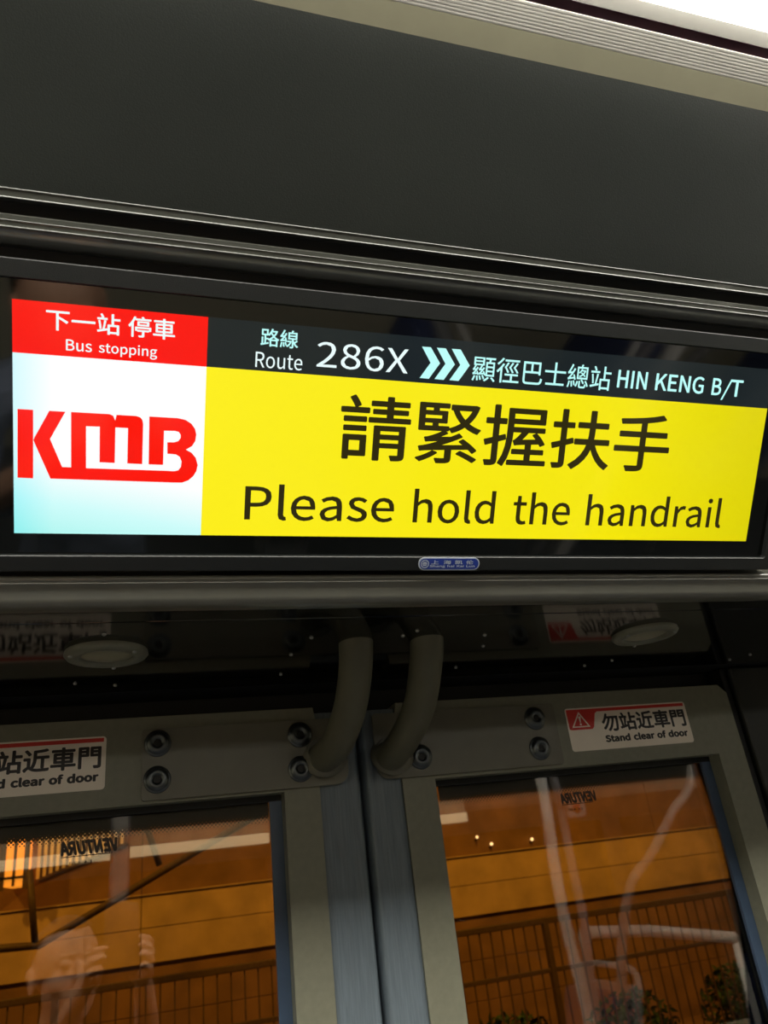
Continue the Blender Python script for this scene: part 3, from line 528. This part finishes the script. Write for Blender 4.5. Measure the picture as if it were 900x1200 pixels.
# ================================================================== DOORS
def dface(y): return lambda u, v, w: Vector((u, y - w, v))
def door(num, xl, xr, oxl, oxr, seal_side):
    """xl..xr rigid leaf, oxl..oxr glazed opening"""
    d = thing('door_%d' % num, None, None, ((xl + xr) / 2, DW, -1.58), kind='structure')
    zt, zo, zb, zbo = .1965, .1006, -1.58, -1.40
    top = [(xl, zo), (xr, zo), (xr, zt - .012), (xr - .012 if seal_side < 0 else xr - .002, zt), (xl + (.002 if seal_side < 0 else .012), zt), (xl, zt - .012)]
    o = add('top_rail', poly_prism(NB(), top, dface(DW + .034), 0, .034), M_doorgrey, d)
    add('bottom_rail', bx((xl, DW, zb), (xr, DW + .034, zbo), .002), M_doorgrey, d)
    add('stile', bx((xl, DW, zbo), (oxl, DW + .034, zo)), M_doorgrey, d)
    add('stile', bx((oxr, DW, zbo), (xr, DW + .034, zo)), M_doorgrey, d)
    add('glass_pane', bx((oxl, GY, zbo), (oxr, GY + .005, zo)), M_glass, d)
    bm = NB(); g = .0145
    box(bm, (oxl, GY - .005, zbo + g), (oxl + .006, GY - .0002, zo - .007)); box(bm, (oxr - g, GY - .005, zbo + g), (oxr, GY - .0002, zo - .007))
    add('gasket', bm, M_gask, d)
    bm = NB(); box(bm, (oxl, GY - .005, zo - .007), (oxr, GY - .0002, zo)); box(bm, (oxl, GY - .005, zbo), (oxr, GY - .0002, zbo + g))
    add('gasket', bm, M_black, d)
    # printed dotted border behind the pane
    zf = zo - .001; zl = zf - .030
    org = (0, 0, 0)
    add('dotted_print', bx((oxl + g, GY + .0052, zl), (oxr - g, GY + .0054, zf)), frit_mat('dotted_border_top_%d' % num, 'Z', zf - .016, zl), d, origin=(0, 0, 0))
    return d
door1 = door(1, -.298, .2043, -.254, .1617, 1)
door2 = door(2, .3078, .8215, .3505, .7780, -1)
def seal(d, x0, x1, flip):
    # ribbed rubber nosing: shallow waves
    bm = NB(); pr = []; n = 40
    for i in range(n + 1):
        t = i / n; x = x0 + (x1 - x0) * t
        y = DW + .004 - .0012 * abs(math.sin(t * PI * 3.0)) + (.010 * max(0, (t - .88) / .12) ** 2 if not flip else .010 * max(0, (.12 - t) / .12) ** 2)
        pr.append((x, y))
    A = [[bm.verts.new((x, y, z)) for x, y in pr] + [bm.verts.new((x1, DW + .034, z)), bm.verts.new((x0, DW + .034, z))] for z in (-1.57, .1900)]
    m = len(A[0])
    for i in range(m): bm.faces.new((A[0][i], A[0][(i + 1) % m], A[1][(i + 1) % m], A[1][i]))
    bm.faces.new(A[0]); bm.faces.new(A[1])
    o = add('edge_seal', bm, M_rub, d, partlabel='blue-grey rubber closing edge'); smooth_angle(o, 50)
seal(door1, .2045, .2575, False); seal(door2, .2605, .3076, True)
add('trim_9', bx((.252, DW + .036, -1.58), (.266, DW + .04, .19)), M_black, **struct)

# ---- stickers
def sticker(u0, z0, u1, z1, lab):
    """door coords: u right, z up; z0 top"""
    y = DW - .0002
    t = thing('warning_sticker', lab, 'sticker', ((u0 + u1) / 2, y, z1))
    f = dface(y); w = u1 - u0; h = z0 - z1
    add('backing', poly_prism(NB(), rrect(u0, z1, u1, z0, .004, 6), f, 0, .0004), M_stick, t)
    e = .0018
    tab = [(u0 + e, z0 - e), (u1 - e * 1.5, z0 - e), (u1 - e * 1.5, z0 - e - h * .075), (u0 + w * .252, z0 - e - h * .075), (u0 + w * .235, z0 - h * .15), (u0 + w * .207, z0 - h * .46), (u0 + w * .192, z0 - h * .51), (u0 + w * .03, z0 - h * .51), (u0 + e * 1.2, z0 - h * .49)]
    add('red_band', poly_prism(NB(), tab[::-1], f, .0004, .0006), M_stred, t)
    # triangle outline with exclamation mark
    ax, az = u0 + w * .105, z0 - h * .09; bx_, bz = u0 + w * .033, z0 - h * .455; cx = u0 + w * .178
    def tri(k):
        mx, mz = (ax + bx_ + cx) / 3, (az + bz * 2) / 3
        return [(mx + (p - mx) * k, mz + (q - mz) * k) for p, q in ((ax, az), (bx_, bz), (cx, bz))]
    bm = NB(); A = [bm.verts.new(f(p, q, .0008)) for p, q in tri(1)]; B = [bm.verts.new(f(p, q, .0008)) for p, q in tri(.78)]
    for k in range(3): bm.faces.new((A[k], A[(k + 1) % 3], B[(k + 1) % 3], B[k]))
    mx = ax
    for pts in ([(mx - w * .010, z0 - h * .20), (mx + w * .010, z0 - h * .20), (mx + w * .004, z0 - h * .345), (mx - w * .004, z0 - h * .345)], [(mx - w * .007, z0 - h * .365), (mx + w * .007, z0 - h * .365), (mx + w * .007, z0 - h * .405), (mx - w * .007, z0 - h * .405)]):
        bm.faces.new([bm.verts.new(f(p, q, .0008)) for p, q in pts])
    add('warning_triangle', bm, M_stick, t)
    add('lettering', text_bm('勿站近車門', (u0 + w * .275, z0 - h * .165, u0 + w * .975, z0 - h * .60), f, .0004, .030), M_stblk, t)
    add('lettering', text_bm('Stand clear of door', (u0 + w * .275, z0 - h * .665, u0 + w * .965, z0 - h * .845), f, .0004, .022), M_stblk, t)
    return t
sticker(.5492, .1755, .7427, .1188, 'white and red door warning sticker on the right door, whole in view')
sticker(-.2305, .1775, -.0370, .1200, 'white and red door warning sticker on the left door, cut by the frame')

# ---- glass maker's marks (seen from the back, so mirrored)
for (tl, br, sh, lab) in (((72, 987), (137, 997.5), 0.0, 'black mirrored maker mark on the left door glass'), ((656, 930), (699, 938.5), 0.0, 'small black mirrored maker mark on the right door glass')):
    a = on_y(*tl, GY); b = on_y(*br, GY); f = lambda u, v, w: Vector((u, GY - .0004 - w, v))
    mk = thing('glass_mark', lab, 'mark', ((a.x + b.x) / 2, GY - .0004, b.z))
    add('lettering', text_bm('VENTURA', (a.x, a.z, b.x, b.z), f, 0, .022, mirror=True, shear=.3), M_stblk, mk)
    add('underline', poly_prism(NB(), [(a.x, b.z - .0012), (b.x - .006, b.z - .0012), (b.x - .004, b.z - .0004), (a.x, b.z - .0004)], f, 0, .0001), M_stblk, mk)
    wd = b.x - a.x
    add('lettering', text_bm('E4 43R', (a.x + wd * .15, b.z - .006, a.x + wd * .55, b.z - .009), f, 0, 0, mirror=True), M_stblk, mk)

# ---- door arms: bracket plate, bolts, bent tube from the soffit
def arm(u0, z1, u1, z0, corners, bolts, pts, lab, foot):
    t = thing('door_arm', lab, 'door arm', ((u0 + u1) / 2, DW, z1), group='door arms above the doors')
    o = add('bracket_plate', poly_prism(NB(), rrect(u0, z1, u1, z0, corners, 6), dface(DW - .0002), 0, .0048), M_plate, t)
    mod = o.modifiers.new('edge', 'BEVEL'); mod.width = .0010; mod.segments = 2; mod.limit_method = 'ANGLE'; mod.angle_limit = 1.0
    for (x, z) in bolts:
        b = add('bolt', lathe(NB(), [(.0148, 0), (.0150, .0015), (.0135, .0022), (.0128, .0022), (.0122, .0046), (.0095, .0066), (.0050, .0072), (.0048, .0040), (0, .0040)], (x, DW - .005, z), (0, -1, 0), 28), M_bolt, t, smooth=True)
        add('socket', lathe(NB(), [(.0046, .0041), (.0046, .0046), (0, .0046)], (x, DW - .005, z), (0, -1, 0), 6), M_hole, b)
    add('tube', tube(NB(), spline(pts, 8), .0182, 22), M_tube, t, smooth=True)
    # welded foot that blends the tube into the plate
    add('weld_foot', lathe(NB(), [(.027, 0), (.0265, .003), (.023, .007), (.0195, .013)], (foot[0], DW - .005, foot[1]), (foot[2], -1, .45), 28), M_plate, t, smooth=True)
def P3(px, py, Y): return on_y(px, py, Y)
arm(.0015, .1035, .2400, .1815, (.004, .016, .004, .004), [(.0187, .1647), (.0185, .1250), (.1830, .1638), (.1815, .1242)],
    [P3(417, 753, .7556) + Vector((0, -.006, .04)), P3(417, 753, .7556), P3(416, 790, .785), P3(410, 830, .822), P3(397, 868, .872), P3(384, 884, .915), P3(378, 888, .938)], 'grey bent door arm bolted to the left door by a four-bolt plate', (P3(379, 888, DW).x, P3(379, 888, DW).z, -.1))
arm(.2760, .1045, .5310, .1835, (.016, .004, .004, .004), [(.5000, .1647), (.4990, .1262), (.3335, .1272)],
    [P3(500, 750, .7543) + Vector((0, -.006, .04)), P3(500, 750, .7543), P3(498, 787, .785), P3(491, 828, .825), P3(476, 862, .872), P3(462, 882, .915), P3(456, 886, .938)], 'grey bent door arm bolted to the right door, near its closing edge', (P3(458, 886, DW).x, P3(458, 886, DW).z, -.1))

# ================================================================== INTERIOR SEEN IN REFLECTIONS
def refl(px, py, Yp):                 # point whose mirror image in the door glass is at this ray
    P = on_y(px, py, Yp); P.y = 2 * GY - Yp; return P
def pole(pts, r, lab, name='stanchion_pole', m=M_pole):
    q = spline(pts, 6)
    t = thing(name, lab, 'pole', (q[-1].x, q[-1].y, min(p.z for p in q)))
    add('tube', tube(NB(), q, r, 14), m, t, smooth=True)
    e = q[0]; add('flange', lathe(NB(), [(r, .03), (r * 1.2, .028), (r * 1.9, .004), (r * 1.9, 0), (r, 0)], (e.x, e.y, e.z), (0, 0, -1), 20), M_pole, t, smooth=True)
    return t
p1 = refl(637, 925, 2.2); p2 = refl(650, 1010, 2.2); p3 = refl(662, 1075, 2.2); p4 = refl(690, 1190, 2.2)
pole([Vector((p1.x - .05, p1.y, .64)), Vector((p1.x - .02, p1.y, .35)), p1, p2, p3, p4, Vector((p4.x + .02, p4.y, -.9)), Vector((p4.x + .02, p4.y, -1.6))], .0165, 'white bent stanchion pole mirrored in the right door glass')
q1 = refl(653, 925, 2.6); q2 = refl(668, 1000, 2.6); q3 = refl(686, 1085, 2.6); q4 = refl(702, 1195, 2.6)
pl2 = pole([Vector((q1.x - .05, q1.y, .64)), q1, q2, q3, q4, Vector((q4.x + .04, q4.y, -1.6))], .015, 'thinner pale stanchion pole carrying a grey stop button box', m=M_box)
bc = refl(672, 948, 2.58)
sb = thing('stop_button_box', 'grey stop button box clamped on the thinner stanchion pole', 'button box', (bc.x, bc.y, bc.z - .04))
add('body', bx((bc.x - .035, bc.y, bc.z - .03), (bc.x + .035, bc.y + .03, bc.z + .03), .006), M_box, sb)
add('button', lathe(NB(), [(.016, 0), (.015, .004), (0, .006)], (bc.x, bc.y + .03, bc.z), (0, 1, 0), 20), M_stred, sb, smooth=True)
add('hood', bx((bc.x - .038, bc.y, bc.z + .03), (bc.x + .038, bc.y + .036, bc.z + .036), .002), M_pole, sb)
r1 = refl(812, 905, 2.5); r2 = refl(790, 950, 2.5); r3 = refl(765, 1000, 2.5); r4 = refl(735, 1060, 2.5)
pole([Vector((r1.x + .12, r1.y, .64)), r1, r2, r3, r4, Vector((r4.x - .12, r4.y, -.62)), Vector((r4.x - .14, r4.y, -1.6))], .016, 'pale slanting handrail pole mirrored at the right of the door glass', m=M_pole2)
# left pane: pale vertical strip ending in mid air = vertical pole stub in front of window
s1 = refl(141, 945, 3.2); s2 = refl(139, 1058, 3.2)
t = thing('hanging_panel', 'pale narrow panel hanging from the ceiling behind the photographer', 'panel', (s2.x, s2.y, s2.z))
add('board', bx((s2.x - .026, s2.y, s2.z), (s2.x + .026, s2.y + .012, .64), .002), M_pole, t)
add('edge_strip', bx((s2.x - .034, s2.y + .002, s2.z - .01), (s2.x - .0265, s2.y + .016, .64), .001), M_box, t)
add('edge_strip', bx((s2.x + .0265, s2.y + .002, s2.z - .01), (s2.x + .034, s2.y + .016, .64), .001), M_box, t)
g1 = refl(682, 1093, 2.75); g2 = refl(760, 1091, 2.75); g3 = refl(862, 1099, 2.75)
t = thing('grab_rail', 'pale horizontal grab rail mirrored low in the right door glass', 'rail', (g2.x, g2.y, g2.z))
add('bar', tube(NB(), [g1, g2, g3], .020, 14), M_pole, t, smooth=True)
for g in (g1, g3): add('post', tube(NB(), [g, Vector((g.x, g.y, -1.6))], .012, 10), M_pole, t, smooth=True)
def make_seat(x, y, lab):
    s = thing('bus_seat', lab, 'seat', (x, y, -1.6), group='seats by the opposite windows')
    add('cushion', bx((x - .21, y - .22, -1.18), (x + .21, y + .20, -1.08), .03), M_fabric, s, smooth=True)
    bm = bx((x + .17, y - .22, -1.14), (x + .25, y + .20, -.48), .03)
    for v in bm.verts: v.co.x += (v.co.z + 1.14) * .16
    add('backrest', bm, M_fabric, s, smooth=True)
    bm = bx((x + .235, y - .23, -1.18), (x + .275, y + .21, -.46), .015)
    for v in bm.verts: v.co.x += (v.co.z + 1.14) * .16
    add('shell', bm, M_seat, s, smooth=True)
    add('pedestal', bx((x - .08, y - .10, -1.6), (x + .08, y + .08, -1.18), .01), M_seat, s)
    zz = -.42; xb = x + .27 + .11
    add('grab_handle', tube(NB(), spline([(xb, y - .2, -.50), (xb, y - .19, zz), (xb, y, zz + .012), (xb, y + .18, zz), (xb, y + .19, -.50)], 6), .012, 10), M_pole, s, smooth=True)
for x, y, l in ((.50, -.85, 'blue cloth bus seat nearest the photographer with pale grab handle'), (1.36, -1.12, 'blue cloth bus seat one row ahead of the nearest'), (2.25, -1.15, 'blue cloth bus seat two rows ahead by the window')):
    make_seat(x, y, l)

# ================================================================== STREET OUTSIDE
GZ = -1.95
add('ground', bx((-30, 1.03, GZ - .1), (40, 40, GZ)), M_asph, **struct)
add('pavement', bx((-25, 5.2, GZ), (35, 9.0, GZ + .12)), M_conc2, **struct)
YW = 9.0
rw = thing('retaining_wall', 'long concrete panel wall beyond the railing, lit orange', 'wall', (4, YW, GZ))
zz = lambda px, py, Y=YW: on_y(px, py, Y).z
rows = [GZ, -1.42, zz(321, 1126), zz(321, 1108), zz(321, 1068), zz(320, 1031)]
rows = [GZ, GZ + .62, GZ + 1.0, zz(321, 1108), zz(321, 1068), zz(321, 1031)]
pw = 2.35; mesh_cache = {}
for r in range(len(rows) - 1):
    for c in range(-4, 10):
        xa = .04 + c * pw; key = r
        z0, z1 = rows[r] + .003, rows[r + 1] - .003
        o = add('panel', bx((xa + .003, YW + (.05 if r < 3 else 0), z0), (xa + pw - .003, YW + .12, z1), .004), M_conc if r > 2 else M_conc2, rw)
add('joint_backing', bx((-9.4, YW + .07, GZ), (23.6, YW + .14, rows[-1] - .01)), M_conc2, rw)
add('coping', bx((-9.4, YW - .03, rows[-1]), (23.6, YW + .3, rows[-1] + .012)), M_conc, rw)
up = thing('upper_wall', 'wall set back above the retaining wall, its shade painted as darker brown', 'wall', (6, 9.15, rows[-1] + .012))
for c in range(-3, 8):
    xa = .04 + c * 3.1
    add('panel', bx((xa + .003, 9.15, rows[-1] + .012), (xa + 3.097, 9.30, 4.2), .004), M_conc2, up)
# railing
YR = 7.0; zr = -.495
rail = thing('street_railing', 'dark iron pavement railing with thin upright bars', 'railing', (3, YR, GZ + .12))
add('top_rail', bx((-2.6, YR - .025, zr - .05), (9.2, YR + .025, zr), .008), M_iron, rail)
add('middle_rail', bx((-2.6, YR - .015, zr - .42), (9.2, YR + .015, zr - .385), .005), M_iron, rail)
add('bottom_rail', bx((-2.6, YR - .02, GZ + .22), (9.2, YR + .02, GZ + .26), .005), M_iron, rail)
bar0 = None
for i in range(112):
    x = -2.55 + i * .105
    if i % 19 == 0:
        add('post', bx((x - .025, YR - .03, GZ + .12), (x + .025, YR + .03, zr), .005), M_iron, rail); continue
    if bar0 is None:
        bar0 = add('bar', bx((x - .0055, YR - .0055, GZ + .26), (x + .0055, YR + .0055, zr - .05)), M_iron, rail, origin=(x, YR, GZ + .26)); bx0 = x
    else:
        b = bar0.copy(); COL.objects.link(b); b.location.x = bar0.location.x + (x - bx0)
# sloping stair rail with struts, left
YS = 6.2
def S(px, py, Y=YS): return on_y(px, py, Y)
st = thing('sloping_stair_rail', 'dark sloping stair handrail crossing the left door glass', 'handrail', tuple(S(45, 1108)))
a, b = S(45, 1108), S(318, 945); dirn = (b - a)
add('handrail', tube(NB(), [S(-60, 1117), S(20, 1110), a, a + dirn * .5, b, a + dirn * 1.6], .026, 10), M_iron, st, smooth=True)
for p, q in (((160, 952), (187, 1014)), ((33, 1038), (41, 1106))):
    add('strut', tube(NB(), [S(*p) + Vector((0, .01, .1)), S(*q)], .022, 8), M_iron, st, smooth=True)
# pale upright slats of the stair screen, far left
YF = 9.11
scn = thing('slatted_screen', 'pale slatted screen above the stair at far left', 'screen', (on_y(90, 1020, YF).x, YF, on_y(90, 1030, YF).z))
for i in range(14):
    px = 44 + i * 7.6; lo = on_y(px, 1034 - (px - 35) * .42, YF); hi = lo.z + 1.3
    add('slat', bx((lo.x - .015, YF - .01, lo.z), (lo.x + .015, YF + .03, hi)), M_pale, scn)
e0, e1 = on_y(33, 1037, YF), on_y(150, 988, YF)
e0 = e0.lerp(e1, .1)
add('bottom_edge', tube(NB(), [e0, e1], .02, 8), M_iron, scn)
# amber lit window far left
w0, w1 = on_y(4, 1040, 8.6), on_y(31, 978, 8.6)
lw = thing('lit_lantern_window', 'bright amber lit window with a dark upright bar, far left', 'window', ((w0.x + w1.x) / 2, 8.6, w0.z))
add('pane', bx((w0.x, 8.60, w0.z), (w1.x, 9.15, w1.z)), M_amber, lw)
bm = NB(); xm = (w0.x + w1.x) / 2
box(bm, (xm - .012, 8.57, w0.z), (xm + .012, 8.595, w1.z)); box(bm, (w0.x - .04, 8.57, w0.z + .06), (w1.x + .02, 8.595, w0.z + .085)); box(bm, (w0.x - .05, 8.57, w0.z - .03), (w0.x, 8.63, w1.z + .05)); box(bm, (w1.x, 8.57, w0.z - .03), (w1.x + .04, 8.63, w1.z + .05))
add('frame', bm, M_iron, lw)
for (px, py, r, lab) in ((559, 981, .016, 'small warm glowing dot added on the wall, left of three'), (576, 989, .018, 'small warm glowing dot added on the wall, lowest of three'), (623.5, 983.5, .018, 'small warm glowing dot added on the wall, right of three')):
    P = on_y(px, py, 9.08)  # bright specks in the glass, added here as glowing balls
    L = thing('glow_dot', lab, 'glow dot', (P.x, 9.08, P.z), group='glowing dots added on the far wall')
    add('glow_ball', lathe(NB(), [(0, -r), (r * .7, -r * .7), (r, 0), (r * .7, r * .7), (0, r)], P, (0, 0, 1), 12), M_glow, L, smooth=True)
    add('bracket', bx((P.x - .01, 9.07, P.z - r - .02), (P.x + .01, 9.15, P.z - r)), M_iron, L)
# shrubs behind the railing, bottom right
def shrub(cx, cy, cz, rx, rz, n, lab):
    t = thing('shrub', lab, 'shrub', (cx, cy, GZ + .12), group='shrubs along the railing')
    bm = NB()
    for k in range(7):
        a = random.uniform(0, 2 * PI); tube(bm, [(cx, cy, GZ + .12), (cx + math.cos(a) * rx * .3, cy + math.sin(a) * .1, cz - rz * .2), (cx + math.cos(a) * rx * .7, cy + math.sin(a) * .2, cz + rz * .3)], [.012, .008, .004], 5)
    add('stem', bm, M_stem, t)
    bm = NB()
    for k in range(n):
        while True:
            p = Vector((random.uniform(-1, 1), random.uniform(-1, 1), random.uniform(-1, 1)))
            if p.length < 1: break
        c = Vector((cx + p.x * rx, cy + p.y * .28, cz + p.z * rz)); s = random.uniform(.03, .06)
        R = Matrix.Rotation(random.uniform(0, 6.28), 3, Vector((random.uniform(-1, 1), random.uniform(-1, 1), random.uniform(-1, 1))).normalized())
        bm.faces.new([bm.verts.new(c + R @ Vector(q) * s) for q in ((-1, 0, 0), (-.2, .42, .08), (1, 0, 0), (-.2, -.42, .08))])
    add('foliage', bm, M_leaf, t, kind='stuff')
sp = [(on_y(745, 1215, 7.5).x, 'leafy shrub behind the railing, under the grab rail reflection'), (on_y(880, 1200, 7.5).x, 'leafy shrub behind the railing, rightmost'), (on_y(605, 1225, 7.5).x, 'leafy shrub behind the railing, left of the other two')]
for i, (x, l) in enumerate(sp): shrub(x, 7.5, GZ + .38 + .06 * (i % 2), .48, .36, 900, l)

# ================================================================== PHOTOGRAPHER (mirrored in the left door glass)
def skin_mesh(verts, edges, rads, root=0, sub=1):
    me = bpy.data.meshes.new('skel'); me.from_pydata([tuple(v) for v in verts], edges, []); ob = bpy.data.objects.new('skel', me); COL.objects.link(ob)
    m = ob.modifiers.new('s', 'SKIN'); sv = me.skin_vertices[0].data
    for i, r in enumerate(rads):
        sv[i].radius = (r, r) if not isinstance(r, tuple) else r; sv[i].use_root = (i == root)
    if sub: s = ob.modifiers.new('u', 'SUBSURF'); s.levels = sub
    bpy.context.view_layer.update(); dg = bpy.context.evaluated_depsgraph_get()
    out = bpy.data.meshes.new_from_object(ob.evaluated_get(dg)); bpy.data.objects.remove(ob); bpy.data.meshes.remove(me); return out
def chain(pts, rads):
    return skin_mesh(pts, [(i, i + 1) for i in range(len(pts) - 1)], rads)
def remesh(bm, vox):
    me = bpy.data.meshes.new('r'); bm.to_mesh(me); bm.free(); ob = bpy.data.objects.new('r', me); COL.objects.link(ob)
    m = ob.modifiers.new('r', 'REMESH'); m.mode = 'VOXEL'; m.voxel_size = vox
    s = ob.modifiers.new('s', 'SMOOTH'); s.iterations = 3; s.factor = .5
    bpy.context.view_layer.update(); dg = bpy.context.evaluated_depsgraph_get()
    out = bpy.data.meshes.new_from_object(ob.evaluated_get(dg)); bpy.data.objects.remove(ob); b2 = NB(); b2.from_mesh(out); return b2
hc = refl(78, 1140, 2 * GY + .30)                 # head centre
phc = -FWD * .012 - UP * .060 - RIGHT * .030      # phone centre, lens at the camera position
face_dir = (phc - hc).normalized()
side = face_dir.cross(Vector((0, 0, 1))).normalized(); hup = side.cross(face_dir).normalized()
def HD(s, f, u): return hc + side * s + face_dir * f + hup * u
per = thing('person', 'person in a pale blue-grey shirt holding up a phone with both hands, mirrored', 'person', (hc.x, hc.y, -1.6))
bm = NB()
def ell(c, r, ax=None):
    rr = bmesh.ops.create_uvsphere(bm, u_segments=24, v_segments=16, radius=1.0)
    for v in rr['verts']: v.co = c + side * v.co.x * r[0] + face_dir * v.co.y * r[1] + hup * v.co.z * r[2]
ell(HD(0, -.01, .03), (.074, .092, .085)); ell(HD(0, .018, -.035), (.060, .070, .078)); ell(HD(0, .05, -.085), (.032, .034, .026))
ell(HD(0, .092, -.012), (.011, .016, .022)); ell(HD(0, .098, -.026), (.016, .014, .010)); ell(HD(.026, .080, .022), (.018, .007, .005)); ell(HD(-.026, .080, .022), (.018, .007, .005))
ell(HD(0, .080, -.056), (.024, .010, .006)); ell(HD(0, .079, -.066), (.020, .010, .006))
for s in (-1, 1):
    ell(HD(s * .076, -.012, -.008), (.009, .018, .030)); ell(HD(s * .080, -.018, .008), (.007, .016, .016)); ell(HD(s * .030, .080, .006), (.015, .007, .008)); ell(HD(s * .040, .058, -.030), (.022, .020, .024))
neck = Vector((hc.x - .01, hc.y - .05, hc.z - .15)); chest = Vector((hc.x, hc.y - .06, hc.z - .33)); belly = chest + Vector((0, 0, -.25)); pelvis = chest + Vector((0, 0, -.42))
shl = Vector((side.x, side.y, 0)).normalized()
V_, E_, R_ = [], [], []
def vtx(p, r, par=None):
    V_.append(p); R_.append(r)
    if par is not None: E_.append((par, len(V_) - 1))
    return len(V_) - 1
ip = vtx(pelvis, .12); ib = vtx(belly, .115, ip); ic = vtx(chest, .125, ib); iu = vtx(chest + Vector((0, 0, .12)), .085, ic); ik = vtx(neck, .052, iu); vtx(HD(0, -.02, -.03), .05, ik)
palms = {}
for s in (1, -1):
    sh = chest + shl * s * .17 + Vector((0, 0, .10)); i1 = vtx(sh, .052, iu)
    # palm positions: one hand low on each long edge of the phone
    pm = phc - UP * (.045 if s > 0 else .050) + RIGHT * s * .052 - FWD * .026; palms[s] = pm
    wr = pm - UP * .062 + RIGHT * s * .022 - FWD * .045
    el_ = sh + Vector((0, .06, -.27)) + shl * s * .07
    i2 = vtx(el_, .040, i1); i3 = vtx((el_ + wr) / 2, .036, i2); i4 = vtx(wr, .026, i3); vtx(pm, (.030, .018), i4)
for s in (1, -1):
    hp = pelvis + shl * s * .09 + Vector((0, 0, -.06)); fx = Vector((0, .0, 0))
    j1 = vtx(hp, .085, ip); kn = Vector((hp.x, hp.y + .02, -1.12)); j2 = vtx(kn, .058, j1); an = Vector((hp.x, hp.y, -1.53)); j3 = vtx(an, .038, j2); vtx(an + Vector((0, .15, -.035)), .032, j3)
bm.from_mesh(skin_mesh(V_, E_, R_, 0, 1))
for s in (1, -1):
    pm = palms[s]; out = RIGHT * s
    for k in range(4):      # fingers wrap the long edge and rest on the phone back
        b = pm + UP * (-.026 + .019 * k) + out * .006 + FWD * .004; ln = (.85, .97, 1.0, .93)[k]
        pts = [b, b + (out * .010 + FWD * .022 + UP * .004) * ln, b + (out * -.006 + FWD * .035 + UP * .009) * ln, b + (out * -.030 + FWD * .036 + UP * .012) * ln]
        if s < 0 and k == 3: pts = [pm + UP * .008, pm + UP * .040 + out * .010, pm + UP * .066 + out * .014 + FWD * .004, pm + UP * .086 + out * .010 + FWD * .008]   # raised forefinger
        bm.from_mesh(chain(pts, [.0095, .0088, .0080, .0068]))
    b = pm - UP * .030 - out * .004 - FWD * .008
    bm.from_mesh(chain([b, b + UP * .030 - out * .018 - FWD * .006, b + UP * .052 - out * .026 - FWD * .001], [.013, .0105, .0085]))
body = add('body', remesh(bm, .0042), M_skin, per, smooth=True)
# clothing
def garment(name, m, keep, off):
    b = NB(); b.from_mesh(body.data); o_ = world_loc(body) - Vector((0, 0, H))
    for v in b.verts: v.co = v.co + o_
    b.normal_update(); bmesh.ops.delete(b, geom=[f for f in b.faces if not keep(f.calc_center_median())], context='FACES')
    nm = {v: v.normal.copy() for v in b.verts}
    b.normal_update()
    for v in b.verts: v.co += nm[v] * off * (1 + .25 * math.sin(v.co.z * 55 + v.co.x * 31) * math.sin(v.co.x * 47 + v.co.y * 39))
    o = add(name, b, m, per, smooth=True); sm = o.modifiers.new('s', 'SMOOTH'); sm.iterations = 4
    so = o.modifiers.new('t', 'SOLIDIFY'); so.thickness = .002; so.offset = -1
def on_fore(p):
    for e_, w_ in FORE:
        a_ = w_ - e_; t_ = (p - e_).dot(a_) / a_.length_squared
        if t_ > .42 and (p - (e_ + a_ * t_)).length < .055: return True
    return False
FORE = []
for s in (1, -1):
    e_ = chest + shl * s * .17 + Vector((0, .06, -.17)) + shl * s * .07
    FORE.append((e_, palms[s] - UP * .062 + RIGHT * s * .022 - FWD * .045))
nb = neck.z - .008
garment('shirt', M_shirt, lambda p: pelvis.z - .06 < p.z < nb and not on_fore(p), .010)
add('collar', lathe(NB(), [(.062, 0), (.074, .012), (.070, .030), (.060, .046), (.056, .046), (.058, .0)], neck + Vector((0, 0, -.03)), (0, .25, 1), 24), M_shirt, per, smooth=True)
garment('trousers', M_trou, lambda p: -1.52 < p.z < pelvis.z - .05, .008)
bm = NB(); rr = bmesh.ops.create_uvsphere(bm, u_segments=32, v_segments=20, radius=1.0)
kill = [v for v in rr['verts'] if v.co.z < .12 + (.45 if v.co.y > .35 else (-.45 if v.co.y < -.1 else 0))]
bmesh.ops.delete(bm, geom=kill, context='VERTS')
for v in bm.verts:
    j = 1 + .02 * math.sin(v.co.x * 40) * math.sin(v.co.y * 31); v.co = HD(v.co.x * .081 * j, -.012 + v.co.y * .100 * j, .032 + v.co.z * .093 * j)
add('hair', bm, M_hair, per, smooth=True)
ph = thing('phone', 'dark phone held up in both hands, taking the picture', 'phone', tuple(phc - UP * .07))
def PH(r, u, f): return phc + RIGHT * r + UP * u + FWD * f
def slab(pts, f0, f1): return poly_prism(NB(), pts, lambda u, v, w: PH(u, v, w), f0, f1)
add('case', slab(rrect(-.036, -.073, .036, .073, .010, 6), -.004, .004), M_phone, ph)
add('screen', slab(rrect(-.033, -.070, .033, .070, .008, 6), -.0048, -.0042), mat('phone_screen', (10, 10, 10), .1, var=0, emit=(120, 116, 60), estr=.5), ph)
add('camera_bump', slab(rrect(.008, .044, .034, .070, .006, 5), .004, .0055), M_phone, ph)
